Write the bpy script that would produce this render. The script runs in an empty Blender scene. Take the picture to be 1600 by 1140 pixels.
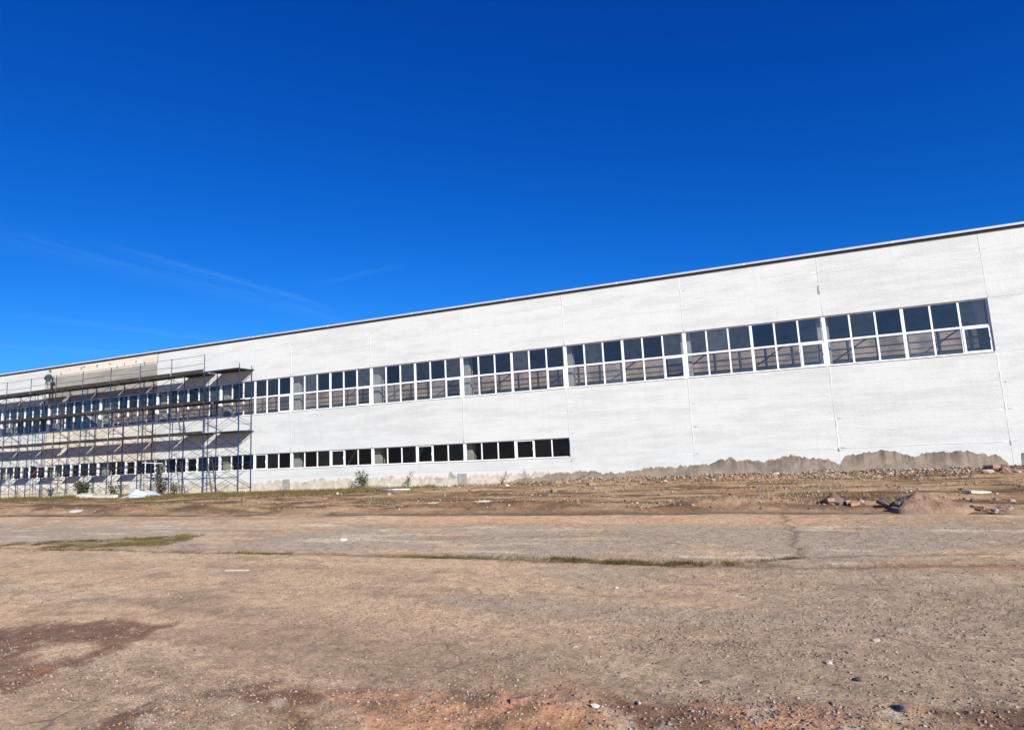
import bpy, bmesh, math, random
import numpy as np
from mathutils import Vector, Matrix
random.seed(7); RNG = np.random.default_rng(11)
SC = bpy.context.scene
COL = SC.collection
# ------------------------------------------------------------------ camera, sky, sun
CX, CD, CH = -9.078, 29.39, 1.80
YAW, PITCH, ROLL, FPX = -0.38369, 0.13559, -0.04904, 935.0
cy_, sy_, cp_, sp_, cr_, sr_ = (math.cos(YAW), math.sin(YAW), math.cos(PITCH), math.sin(PITCH), math.cos(ROLL), math.sin(ROLL))
F = Vector((sy_*cp_, cy_*cp_, sp_)); R0 = Vector((cy_, -sy_, 0)); U0 = R0.cross(F)
RR = cr_*R0 + sr_*U0; UU = -sr_*R0 + cr_*U0
cam = bpy.data.cameras.new('camera'); camo = bpy.data.objects.new('camera', cam); COL.objects.link(camo)
camo.matrix_world = Matrix(((RR.x, UU.x, -F.x, CX), (RR.y, UU.y, -F.y, -CD), (RR.z, UU.z, -F.z, CH), (0, 0, 0, 1)))
cam.sensor_fit = 'HORIZONTAL'; cam.sensor_width = 36; cam.lens = FPX/1600*36
cam.clip_start = .1; cam.clip_end = 5000
SC.camera = camo
SUN_EL, SUN_AZ = math.radians(25.5), math.radians(132.5)       # azimuth clockwise from +Y
world = bpy.data.worlds.new('World'); SC.world = world; world.use_nodes = True
wn = world.node_tree; wn.nodes.clear()
def WN(t, **k):
    n = wn.nodes.new(t)
    for a, b in k.items(): setattr(n, a, b)
    return n
sky = WN('ShaderNodeTexSky', sky_type='NISHITA', sun_disc=False, sun_elevation=SUN_EL, sun_rotation=SUN_AZ,
         altitude=400, air_density=1.0, dust_density=0.35, ozone_density=3.0)
bg = WN('ShaderNodeBackground'); bg.inputs['Strength'].default_value = 0.10
wo = WN('ShaderNodeOutputWorld')
# faint high cirrus streaks, laid out on a cloud plane far overhead
geo = WN('ShaderNodeTexCoord'); sep = WN('ShaderNodeSeparateXYZ'); wn.links.new(geo.outputs['Generated'], sep.inputs[0])
def M(op, a, b=None, c=None, nt=None, clamp=False):
    nt = nt or wn
    n = nt.nodes.new('ShaderNodeMath'); n.operation = op; n.use_clamp = clamp
    for i, v in enumerate((a, b, c)):
        if v is None: continue
        if isinstance(v, (int, float)): n.inputs[i].default_value = v
        else: nt.links.new(v, n.inputs[i])
    return n.outputs[0]
# deep polarised blue: a per-channel tone curve over the whole sky
EXPO = 0.45
ssep = WN('ShaderNodeSeparateColor'); wn.links.new(sky.outputs[0], ssep.inputs[0]); scmb = WN('ShaderNodeCombineColor')
for i_, (a_, g_) in enumerate(((.55, 2.5), (.68, 1.28), (1.20, .93))):
    wn.links.new(M('MULTIPLY', M('POWER', M('MULTIPLY', ssep.outputs[i_], .111), g_), a_/(.1*2**EXPO)), scmb.inputs[i_])
zc = M('MAXIMUM', sep.outputs[2], .03)
px_ = M('DIVIDE', sep.outputs[0], zc); py_ = M('DIVIDE', sep.outputs[1], zc)
def streak(x0, y0, x1, y1, w, off, amp):
    L = math.hypot(x1-x0, y1-y0); dx, dy = (x1-x0)/L, (y1-y0)/L
    ax = M('SUBTRACT', px_, x0); ay = M('SUBTRACT', py_, y0)
    t = M('DIVIDE', M('ADD', M('MULTIPLY', ax, dx), M('MULTIPLY', ay, dy)), L)
    s = M('SUBTRACT', M('MULTIPLY', ay, dx), M('MULTIPLY', ax, dy))
    cmb = WN('ShaderNodeCombineXYZ'); wn.links.new(M('MULTIPLY', t, 2.2*L), cmb.inputs[0]); wn.links.new(M('MULTIPLY', s, 14), cmb.inputs[1]); cmb.inputs[2].default_value = off
    nz = WN('ShaderNodeTexNoise'); nz.inputs['Scale'].default_value = 1.4; nz.inputs['Detail'].default_value = 5; wn.links.new(cmb.outputs[0], nz.inputs['Vector'])
    sw = M('ADD', s, M('MULTIPLY', M('SUBTRACT', nz.outputs[0], .5), w*1.2))
    prof = M('SUBTRACT', 1, M('MULTIPLY', M('ABSOLUTE', sw), 1/w), clamp=True)
    prof = M('MULTIPLY', prof, prof)
    e = M('MULTIPLY', M('MULTIPLY', M('ADD', t, .25, clamp=True), 2.2, clamp=True), M('MULTIPLY', M('SUBTRACT', 1.25, t, clamp=True), 3, clamp=True))
    return M('MULTIPLY', M('MULTIPLY', prof, e), M('MULTIPLY', nz.outputs[0], amp))
tot = streak(-2.66, 1.90, -2.62, 3.0, .085, 0, .14)
for a in ((-4.35, 2.4, -4.1, 3.7, .22, 3, .13), (-2.95, 1.4, -2.78, 3.9, .35, 7, .08), (-2.30, 2.75, -1.75, 2.70, .09, 9, .06), (-5.6, 2.6, -5.0, 4.6, .4, 12, .1)):
    tot = M('ADD', tot, streak(*a))
mx = WN('ShaderNodeMix', data_type='RGBA', blend_type='MIX')
wn.links.new(M('MULTIPLY', tot, 1.0, clamp=True), mx.inputs[0]); wn.links.new(scmb.outputs[0], mx.inputs[6]); mx.inputs[7].default_value = (2.6, 4.6, 8.2, 1)
wn.links.new(mx.outputs[2], bg.inputs[0]); wn.links.new(bg.outputs[0], wo.inputs[0])
sl = bpy.data.lights.new('sun', 'SUN'); sl.energy = 5.0; sl.angle = math.radians(.53); sl.color = (1, .94, .85)
so = bpy.data.objects.new('sun', sl); COL.objects.link(so)
sd = Vector((math.sin(SUN_AZ)*math.cos(SUN_EL), math.cos(SUN_AZ)*math.cos(SUN_EL), math.sin(SUN_EL)))
so.rotation_euler = sd.to_track_quat('Z', 'Y').to_euler(); so.location = (20, -40, 30)
SC.view_settings.view_transform = 'Standard'; SC.view_settings.look = 'None'
SC.view_settings.exposure = EXPO; SC.view_settings.gamma = 1
SC.view_settings.use_curve_mapping = False
SC.render.engine = 'CYCLES'
SC.cycles.transparent_max_bounces = 16

# ------------------------------------------------------------------ helpers
def tag(o, label=None, cat=None, group=None, kind=None):
    if label: o['label'] = label
    if cat: o['category'] = cat
    if group: o['group'] = group
    if kind: o['kind'] = kind
    return o
def empty(name, loc=(0, 0, 0)):
    o = bpy.data.objects.new(name, None); o.location = loc; o.empty_display_size = .2; COL.objects.link(o); return o
class MB:
    def __init__(s): s.v = []; s.f = []
    def add(s, vs, fs):
        b = len(s.v); s.v += [tuple(v) for v in vs]; s.f += [tuple(i+b for i in f) for f in fs]
    def box(s, x0, x1, y0, y1, z0, z1):
        s.add([(x0,y0,z0),(x1,y0,z0),(x1,y1,z0),(x0,y1,z0),(x0,y0,z1),(x1,y0,z1),(x1,y1,z1),(x0,y1,z1)],
              [(0,3,2,1),(4,5,6,7),(0,1,5,4),(1,2,6,5),(2,3,7,6),(3,0,4,7)])
    def tube(s, a, b, r, n=8, r2=None):
        a = Vector(a); b = Vector(b); d = (b-a); r2 = r if r2 is None else r2
        if d.length < 1e-6: return
        d.normalize(); t = Vector((0, 0, 1)) if abs(d.z) < .9 else Vector((1, 0, 0))
        u = d.cross(t).normalized(); w = d.cross(u)
        vs = []
        for p, q in ((a, r), (b, r2)):
            for i in range(n):
                an = 2*math.pi*i/n; vs.append(p+q*(math.cos(an)*u+math.sin(an)*w))
        s.add(vs, [(i, (i+1) % n, n+(i+1) % n, n+i) for i in range(n)]+[tuple(range(n-1, -1, -1)), tuple(range(n, 2*n))])
    def mesh(s, name, mat, smooth=False):
        m = bpy.data.meshes.new(name); m.from_pydata(s.v, [], s.f); m.update()
        bm = bmesh.new(); bm.from_mesh(m); bmesh.ops.recalc_face_normals(bm, faces=bm.faces); bm.to_mesh(m); bm.free()
        if smooth:
            for p in m.polygons: p.use_smooth = True
        m.materials.append(mat); return m
    def build(s, name, mat, parent=None, loc=(0, 0, 0), smooth=False):
        return link(name, s.mesh(name, mat, smooth), parent, loc)
def link(name, me, parent=None, loc=(0, 0, 0), rot=None):
    o = bpy.data.objects.new(name, me); o.location = loc; COL.objects.link(o)
    if rot: o.rotation_euler = rot
    if parent: o.parent = parent
    return o
# value noise in numpy
_P = RNG.integers(0, 1 << 30, 4096)
def _h(i, j, s):
    return ((_P[(i*73856093 ^ j*19349663 ^ s*83492791) & 4095]) & 0xffff)/65535.0
def vnoise(x, y, s=0):
    i = np.floor(x).astype(np.int64); j = np.floor(y).astype(np.int64); fx = x-i; fy = y-j
    fx = fx*fx*(3-2*fx); fy = fy*fy*(3-2*fy)
    a = _h(i, j, s); b = _h(i+1, j, s); c = _h(i, j+1, s); d = _h(i+1, j+1, s)
    return (a*(1-fx)+b*fx)*(1-fy)+(c*(1-fx)+d*fx)*fy
def fbm(x, y, s=0, o=5, g=.5):
    t = 0; a = 1; n = 0
    for k in range(o):
        t = t+a*vnoise(x*2**k+17.3*k, y*2**k-9.1*k, s+k); n += a; a *= g
    return t/n
def ss(a, b, x):
    t = np.clip((x-a)/(b-a), 0, 1); return t*t*(3-2*t)

# ------------------------------------------------------------------ materials
def newmat(name, rough=.8, spec=.3):
    m = bpy.data.materials.new(name); m.use_nodes = True; nt = m.node_tree
    b = nt.nodes['Principled BSDF']; b.inputs['Roughness'].default_value = rough
    b.inputs['Specular IOR Level'].default_value = spec
    return m, nt, b
def coords(nt, scale=(1, 1, 1)):
    g = nt.nodes.new('ShaderNodeNewGeometry'); mp = nt.nodes.new('ShaderNodeMapping'); mp.inputs['Scale'].default_value = scale
    nt.links.new(g.outputs['Position'], mp.inputs[0]); return mp.outputs[0]
def noise(nt, vec, sc, det=4, rough=.55):
    n = nt.nodes.new('ShaderNodeTexNoise'); n.inputs['Scale'].default_value = sc; n.inputs['Detail'].default_value = det; n.inputs['Roughness'].default_value = rough
    nt.links.new(vec, n.inputs['Vector']); return n.outputs['Fac']
def ramp(nt, fac, *st):
    r = nt.nodes.new('ShaderNodeValToRGB'); e = r.color_ramp.elements
    while len(e) < len(st): e.new(.5)
    for k, (p, c) in enumerate(st):
        e[k].position = p; e[k].color = (*c, 1) if len(c) == 3 else c
    nt.links.new(fac, r.inputs[0]); return r.outputs[0]
def mixc(nt, fac, a, b, mode='MIX'):
    n = nt.nodes.new('ShaderNodeMix'); n.data_type = 'RGBA'; n.blend_type = mode
    for i, v in ((0, fac), (6, a), (7, b)):
        if isinstance(v, (int, float)): n.inputs[i].default_value = v
        elif isinstance(v, tuple): n.inputs[i].default_value = (*v, 1)
        else: nt.links.new(v, n.inputs[i])
    return n.outputs[2]
def bump(nt, b, h, dist, st=.6):
    n = nt.nodes.new('ShaderNodeBump'); n.inputs['Strength'].default_value = st; n.inputs['Distance'].default_value = dist
    nt.links.new(h, n.inputs['Height']); nt.links.new(n.outputs[0], b.inputs['Normal'])
def simple(name, c, rough=.8, var=.15, sc=6, bd=0, spec=.3, metal=0, stretch=(1, 1, 1)):
    m, nt, b = newmat(name, rough, spec); v = coords(nt, stretch)
    n = noise(nt, v, sc, 5)
    lo = tuple(x*(1-var) for x in c); hi = tuple(min(1, x*(1+var)) for x in c)
    nt.links.new(ramp(nt, n, (.3, lo), (.7, hi)), b.inputs['Base Color'])
    b.inputs['Metallic'].default_value = metal
    if bd: bump(nt, b, noise(nt, v, sc*6, 4), bd)
    return m
def wallpaint(name, base, dirt, amt=.5):
    m, nt, b = newmat(name, .85, .2); v = coords(nt)
    vs = coords(nt, (.35, 1, 2.2)); vv = coords(nt, (3.5, 1, .25))
    big = noise(nt, vs, 1.1, 6, .62); fine = noise(nt, v, 16, 4, .6); run = noise(nt, vv, 1.6, 4, .6)
    g = nt.nodes.new('ShaderNodeNewGeometry'); sp = nt.nodes.new('ShaderNodeSeparateXYZ'); nt.links.new(g.outputs['Position'], sp.inputs[0])
    # thinner coat (more of the grey concrete grinning through) toward the right end of the hall
    xr = M('MULTIPLY', M('ADD', sp.outputs[0], 26), 1/30, nt=nt, clamp=True)
    amt_ = M('ADD', M('MULTIPLY', xr, .5, nt=nt), amt*.45, nt=nt)
    big = M('ADD', M('MULTIPLY', big, .6, nt=nt), M('MULTIPLY', noise(nt, vs, .32, 5, .6), .4, nt=nt), nt=nt); f1 = ramp(nt, big, (.47, (0, 0, 0)), (.56, (1, 1, 1))); f2 = ramp(nt, fine, (.42, (0, 0, 0)), (.60, (1, 1, 1)))
    f3 = ramp(nt, run, (.5, (0, 0, 0)), (.75, (1, 1, 1)))
    f = M('ADD', M('ADD', M('MULTIPLY', f1, .34, nt=nt), M('MULTIPLY', M('MULTIPLY', f2, f1, nt=nt), .5, nt=nt), nt=nt), M('MULTIPLY', f3, .22, nt=nt), nt=nt)
    f = M('MULTIPLY', f, amt_, nt=nt, clamp=True)
    # runs of dirt under the sills and coping, thin chalky brush marks
    br = noise(nt, coords(nt, (.5, 1, 7)), 3.0, 4, .7)
    f = M('ADD', f, M('MULTIPLY', ramp(nt, br, (.50, (0, 0, 0)), (.60, (1, 1, 1))), M('MULTIPLY', M('ADD', xr, .25, nt=nt), .13, nt=nt), nt=nt), nt=nt)
    f = M('ADD', f, M('MULTIPLY', ramp(nt, noise(nt, v, .9, 7, .68), (.51, (0, 0, 0)), (.60, (1, 1, 1))), M('MULTIPLY', M('ADD', xr, .35, nt=nt), .16, nt=nt), nt=nt), nt=nt, clamp=True)
    oi = nt.nodes.new('ShaderNodeObjectInfo'); f = M('ADD', f, M('MULTIPLY', oi.outputs['Random'], .09, nt=nt), nt=nt, clamp=True)
    c = mixc(nt, f, base, dirt)
    c = mixc(nt, M('MULTIPLY', ramp(nt, noise(nt, v, 5, 5, .7), (.66, (0, 0, 0)), (.74, (1, 1, 1))), .12, nt=nt), c, tuple(x*.7 for x in dirt))
    nt.links.new(c, b.inputs['Base Color'])
    h = M('ADD', M('MULTIPLY', noise(nt, v, 9, 5, .65), 1, nt=nt), M('MULTIPLY', noise(nt, vs, 3, 3), .8, nt=nt), nt=nt)
    bump(nt, b, h, .014, .7)
    return m
MAT = {}
MAT['white'] = wallpaint('white_lime_paint', (.592, .617, .59), (.33, .342, .33), .8)
MAT['seam'] = simple('fresh_mortar_paint', (.60, .625, .60), .85, .05, 9, .004)
MAT['cream'] = wallpaint('old_cream_paint', (.65, .61, .52), (.40, .36, .29), 1.5)
MAT['beige'] = wallpaint('bare_beige_render', (.33, .315, .27), (.20, .185, .155), 1.9)
def stained(name, c1, c2, c3, wash=None):
    m, nt, b = newmat(name, .9, .15); v = coords(nt); vv = coords(nt, (3.2, 1, .45))
    st = noise(nt, vv, 1.6, 5, .6); n2 = noise(nt, v, 3, 5)
    g = nt.nodes.new('ShaderNodeNewGeometry'); sp = nt.nodes.new('ShaderNodeSeparateXYZ'); nt.links.new(g.outputs['Position'], sp.inputs[0])
    c = mixc(nt, ramp(nt, n2, (.35, (0, 0, 0)), (.65, (1, 1, 1))), c1, c2)
    c = mixc(nt, ramp(nt, noise(nt, v, 1.1, 5, .7), (.5, (0, 0, 0)), (.64, (1, 1, 1))), c, tuple(.72*x for x in c2))
    k = M('MULTIPLY', ramp(nt, st, (.44, (0, 0, 0)), (.64, (1, 1, 1))), M('MULTIPLY', M('ADD', sp.outputs[2], -.12, nt=nt), 1.7, nt=nt, clamp=True), nt=nt, clamp=True)
    c = mixc(nt, k, c, c3)
    if wash:
        e = M('ADD', M('MULTIPLY', M('SUBTRACT', noise(nt, coords(nt, (1, 1, .6)), 1.6, 7, .7), .5, nt=nt), 1.5, nt=nt), M('SUBTRACT', sp.outputs[2], .36, nt=nt), nt=nt)
        c = mixc(nt, ramp(nt, M('ADD', M('MULTIPLY', e, 6, nt=nt), .5, nt=nt), (.3, (0, 0, 0)), (.7, (1, 1, 1))), c, wash)
    nt.links.new(c, b.inputs['Base Color']); bump(nt, b, noise(nt, v, 14, 5, .7), .02, .7); return m
MAT['render_patch'] = stained('bare_stained_render', (.34, .275, .205), (.255, .215, .17), (.115, .10, .085))
MAT['plinth'] = stained('limewashed_plinth', (.62, .57, .46), (.44, .40, .32), (.32, .29, .24), (.60, .605, .58))
MAT['footing'] = simple('grey_footing_concrete', (.30, .30, .27), .9, .2, 5, .01)
MAT['frame'] = simple('white_window_plastic', (.86, .87, .88), .35, .03, 3, 0, .5)
MAT['post'] = simple('white_post_cladding', (.84, .85, .86), .6, .04, 3)
MAT['coping'] = simple('pale_zinc_coping', (.43, .47, .53), .45, .07, 2, 0, .5, 0)
MAT['drip_shade'] = simple('drip_shadow_dark', (.03, .035, .04), .8, .2, 4)
MAT['dark'] = simple('dark_interior_concrete', (.035, .035, .037), .9, .3, 1)  # plain, very dark concrete for the hall interior
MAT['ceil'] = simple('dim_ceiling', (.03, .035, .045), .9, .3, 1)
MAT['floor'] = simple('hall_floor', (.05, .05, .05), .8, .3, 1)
MAT['column'] = simple('pale_inner_column', (.40, .37, .32), .85, .15, 3, .004)
MAT['brown'] = simple('red_brown_cladding', (.27, .19, .14), .8, .5, .9)
MAT['girder'] = simple('dark_girder_paint', (.045, .04, .045), .7, .3, 2)
MAT['bluesteel'] = simple('blue_scaffold_paint', (.012, .028, .085), .5, .35, 9, 0, .3)
MAT['greysteel'] = simple('worn_grey_steel', (.05, .055, .07), .5, .3, 9, 0, .3)
MAT['board'] = simple('weathered_scaffold_board', (.045, .04, .036), .85, .35, 3, .004, .2, 0, (1, 8, 1))
MAT['redsteel'] = simple('red_brace_paint', (.38, .04, .04), .5, .2, 9)
MAT['palebar'] = simple('pale_tube', (.62, .62, .60), .5, .1, 9)
def glass(name, tint, ior=1.5, refl=(1, 1, 1), wav=.0006, dust=.03):
    m = bpy.data.materials.new(name); m.use_nodes = True; nt = m.node_tree; nt.nodes.clear()
    o = nt.nodes.new('ShaderNodeOutputMaterial'); mx = nt.nodes.new('ShaderNodeMixShader'); fr = nt.nodes.new('ShaderNodeNewGeometry')
    t = nt.nodes.new('ShaderNodeBsdfTransparent'); g = nt.nodes.new('ShaderNodeBsdfGlossy')
    t.inputs[0].default_value = (*tint, 1); g.inputs['Roughness'].default_value = .02
    g.inputs[0].default_value = (*refl, 1)
    v = coords(nt); b = nt.nodes.new('ShaderNodeBump'); b.inputs['Distance'].default_value = wav; nt.links.new(noise(nt, v, 1.7, 2), b.inputs['Height'])
    nt.links.new(b.outputs[0], g.inputs['Normal'])
    dt = nt.nodes.new('ShaderNodeVectorMath'); dt.operation = 'DOT_PRODUCT'; nt.links.new(fr.outputs['Incoming'], dt.inputs[0]); nt.links.new(fr.outputs['Normal'], dt.inputs[1])
    f0 = ((ior-1)/(ior+1))**2; k = M('POWER', M('SUBTRACT', 1, M('ABSOLUTE', dt.outputs['Value'], nt=nt), nt=nt), 5, nt=nt)
    df = nt.nodes.new('ShaderNodeBsdfDiffuse'); df.inputs[0].default_value = (.55, .60, .62, 1); m0 = nt.nodes.new('ShaderNodeMixShader')
    oi = nt.nodes.new('ShaderNodeObjectInfo'); nt.links.new(M('MULTIPLY', M('ADD', M('MULTIPLY', noise(nt, v, 5, 4), dust, nt=nt), dust*.3, nt=nt), M('ADD', M('MULTIPLY', M('POWER', oi.outputs['Random'], 2.5, nt=nt), 2.2, nt=nt), .5, nt=nt), nt=nt), m0.inputs[0]); nt.links.new(t.outputs[0], m0.inputs[1]); nt.links.new(df.outputs[0], m0.inputs[2])
    nt.links.new(M('ADD', M('MULTIPLY', k, 1-f0, nt=nt), f0, nt=nt), mx.inputs[0]); nt.links.new(m0.outputs[0], mx.inputs[1]); nt.links.new(g.outputs[0], mx.inputs[2]); nt.links.new(mx.outputs[0], o.inputs[0])
    return m
MAT['glass'] = glass('window_glass', (.86, .89, .90), 1.5)
MAT['glass2'] = glass('tinted_sash_glass', (.50, .56, .62), 1.55)
MAT['glass3'] = glass('dusty_lower_glass', (.84, .87, .86), 1.22, dust=.008)
MAT['jacket'] = simple('dark_teal_jacket', (.035, .055, .07), .9, .25, 12)
MAT['trousers'] = simple('khaki_trousers', (.33, .31, .27), .9, .2, 12)
MAT['skin'] = simple('skin', (.45, .28, .20), .6, .05, 9)
MAT['hair'] = simple('dark_cap_cloth', (.03, .03, .035), .8, .2, 12)
MAT['boot'] = simple('black_boots', (.03, .03, .03), .6, .2, 12)
MAT['leaf'] = simple('weed_leaf', (.05, .062, .026), .7, .5, 9)
MAT['darkleaf'] = simple('dark_sapling_leaf', (.018, .028, .015), .7, .4, 9)
MAT['stem'] = simple('weed_stem', (.09, .085, .045), .8, .3, 9)
MAT['grass'] = simple('dry_green_grass', (.125, .098, .035), .85, .5, 2.2)
MAT['sheet'] = simple('pale_blue_plastic_sheet', (.55, .66, .70), .45, .12, 6)
MAT['whitejunk'] = simple('white_plaster_scrap', (.55, .53, .48), .8, .1, 9, .003)
MAT['pipe'] = simple('pale_plastic_pipe', (.60, .66, .70), .4, .06, 5)
MAT['rust'] = simple('rusty_steel', (.13, .07, .05), .8, .3, 20)
MAT['stone'] = simple('dusty_stone', (.40, .35, .30), .9, .3, 14, .004)
MAT['darkstone'] = simple('dark_slag_stone', (.16, .12, .10), .9, .35, 14, .004)
MAT['brickred'] = simple('broken_red_brick', (.33, .18, .12), .9, .3, 16, .004)
MAT['whitestone'] = simple('white_rubble_lime', (.55, .50, .43), .9, .15, 14, .004)
MAT['pile'] = None

# ------------------------------------------------------------------ ground
DARK = [(-17.67,-24.82),(-16.73,-24.53),(-16.41,-24.13),(-15.48,-24.33),(-15.25,-24.85),(-15.21,-25.24),(-15.05,-25.63),(-15.0,-25.92),(-15.09,-26.3),(-16.6,-26.6),(-18.6,-25.6)]
HOLE = [(-16.33,-25.11),(-15.73,-24.96),(-15.53,-25.22),(-15.47,-25.66),(-16.0,-25.5)]
FGL = [(-14.6,-27.0),(-13.61,-26.43),(-13.58,-25.94),(-13.28,-25.67),(-12.86,-25.43),(-12.02,-25.14),(-10.94,-25.1),(-10.04,-24.91),(-9.4,-24.79),(-8.8,-24.68),(-8.25,-24.62),(-7.65,-24.31),(-4,-23.4)]
GP = [(-26.6,-20.1),(-26.49,-19.1),(-24.6,-18.75),(-23.15,-18.45),(-22.3,-18.3),(-21.7,-19.34),(-21.29,-20.12),(-23.67,-20.3)]
def sdpoly(x, y, poly):
    """signed distance (negative inside)"""
    d = np.full(x.shape, 1e9); ins = np.zeros(x.shape, bool); n = len(poly)
    for i in range(n):
        x0, y0 = poly[i]; x1, y1 = poly[(i+1) % n]; ex, ey = x1-x0, y1-y0
        t = np.clip(((x-x0)*ex+(y-y0)*ey)/(ex*ex+ey*ey), 0, 1)
        d = np.minimum(d, np.hypot(x-x0-t*ex, y-y0-t*ey))
        c = ((y0 > y) != (y1 > y)) & (x < (x1-x0)*(y-y0)/((y1-y0) if y1 != y0 else 1e-9)+x0); ins ^= c
    return np.where(ins, -d, d)
def dline(x, y, pts):
    d = np.full(x.shape, 1e9)
    for (x0, y0), (x1, y1) in zip(pts[:-1], pts[1:]):
        ex, ey = x1-x0, y1-y0; t = np.clip(((x-x0)*ex+(y-y0)*ey)/(ex*ex+ey*ey), 0, 1)
        d = np.minimum(d, np.hypot(x-x0-t*ex, y-y0-t*ey))
    return d
CRACK1 = [(-40,-20.6),(-26,-20.35),(-18.73,-20.14),(-15.32,-20.02),(-13.11,-20.1),(-10,-20.07),(-8.5,-20.03),(-6.03,-19.40),(-2,-18.6)]
CRACK2 = [(-8.73,-13.95),(-8.80,-15.5),(-8.66,-16.93),(-8.76,-18.3),(-8.70,-19.45)]
CRACK3 = [(-10.0,-20.07),(-9.3,-19.85),(-8.7,-19.45),(-8.1,-19.3),(-6.0,-18.7)]
CRACK4 = [(-14.6,-18.8),(-14.3,-17.9),(-13.0,-17.4)]
CRACK5 = [(-60,-13.6),(-30,-13.9),(-18,-14.1),(-8,-13.9),(2,-13.4)]
CR6 = [(-6.6,-22.4),(-7.2,-21.6),(-8.2,-21.0)]
def masks(x, y):
    n1 = fbm(x*.9, y*.9, 3, 5); n2 = fbm(x*3.1, y*3.1, 9, 5); n3 = fbm(x*.28, y*.28, 21, 4); n4 = fbm(x*9, y*9, 31, 4)
    berm = ss(-14.0, -12.9, y+(n1-.5)*1.2+(n2-.5)*.5)
    fgy = np.interp(x, [p[0] for p in FGL], [p[1] for p in FGL])
    fg = ss(.16, -.22, (y-fgy)+(n2-.5)*.75+(n1-.5)*.35)
    dk = ss(.10, -.14, sdpoly(x, y, DARK)+(n2-.5)*.7+(n4-.5)*.25)*(1-ss(.1, -.1, sdpoly(x, y, HOLE)+(n2-.5)*.6))
    gp = ss(.15, -.15, sdpoly(x, y, GP)+(n2-.5)*1.0+(n1-.5)*.8)
    return dict(n1=n1, n2=n2, n3=n3, n4=n4, berm=berm, fg=fg, dk=dk, gp=gp)
def gh(x, y, mk=None):
    x = np.asarray(x, float); y = np.asarray(y, float)
    mk = mk or masks(x, y); n1, n2, n3, n4 = mk['n1'], mk['n2'], mk['n3'], mk['n4']
    near = ss(60, 25, np.hypot(x-CX, y+CD))
    z = -.06*ss(-24, -12, y)-.12*ss(-8, 0, y)-.14*ss(-22, -40, x)*ss(-14, -2, y)
    z = z+(n3-.5)*.10*near
    z = z+(n1-.5)*.035+(n2-.5)*.016+(n4-.5)*.011+(fbm(x*24, y*24, 37, 3)-.5)*.008*ss(14, 7, np.hypot(x-CX, y+CD))*(.4+ss(-13, -8, x))
    b = mk['berm']
    z = z+b*(.05+.20*(fbm(x*.35, y*.8, 51, 5)-.45)+.07*(fbm(x*1.6, y*2.2, 61, 5)-.5))*ss(30, 10, abs(x+20)-0)**0
    z = z+.16*np.exp(-((y+12.55)/.45)**2)*ss(.35, .62, fbm(x*.4, y*.3, 77, 4))
    z = z-.05*np.exp(-((y+13.75)/.28)**2)
    # spoil banked up along the foot of the wall on the right
    z = z+ss(-23, -16, x)*(.17+.16*(fbm(x*.9, y*1.4, 81, 4)-.4))*np.exp(-((y+.2)/1.5)**2)
    z = z+mk['fg']*(.015+.045*(n2-.4)+.02*(n4-.5))
    z = z+mk['dk']*(.02*(n2-.5)+.012*(n4-.5)-.012)
    for c, w, dp in ((CRACK1, .07, .03), (CRACK2, .05, .018), (CRACK3, .04, .02), (CRACK4, .03, .012), (CR6, .03, .01)):
        z = z-dp*np.exp(-((dline(x+(n2-.5)*.25, y+(n2-.5)*.25, c))/w)**2)*near
    # worn asphalt slab a little higher than the dirt before it
    z = z+.02*ss(-.04, .04, (y-np.interp(x, [p[0] for p in CRACK1], [p[1] for p in CRACK1]))+(n2-.5)*.2)
    return z
def lerp(a, b, t): return a*(1-t[:, None])+np.array(b)[None]*t[:, None]
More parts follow.
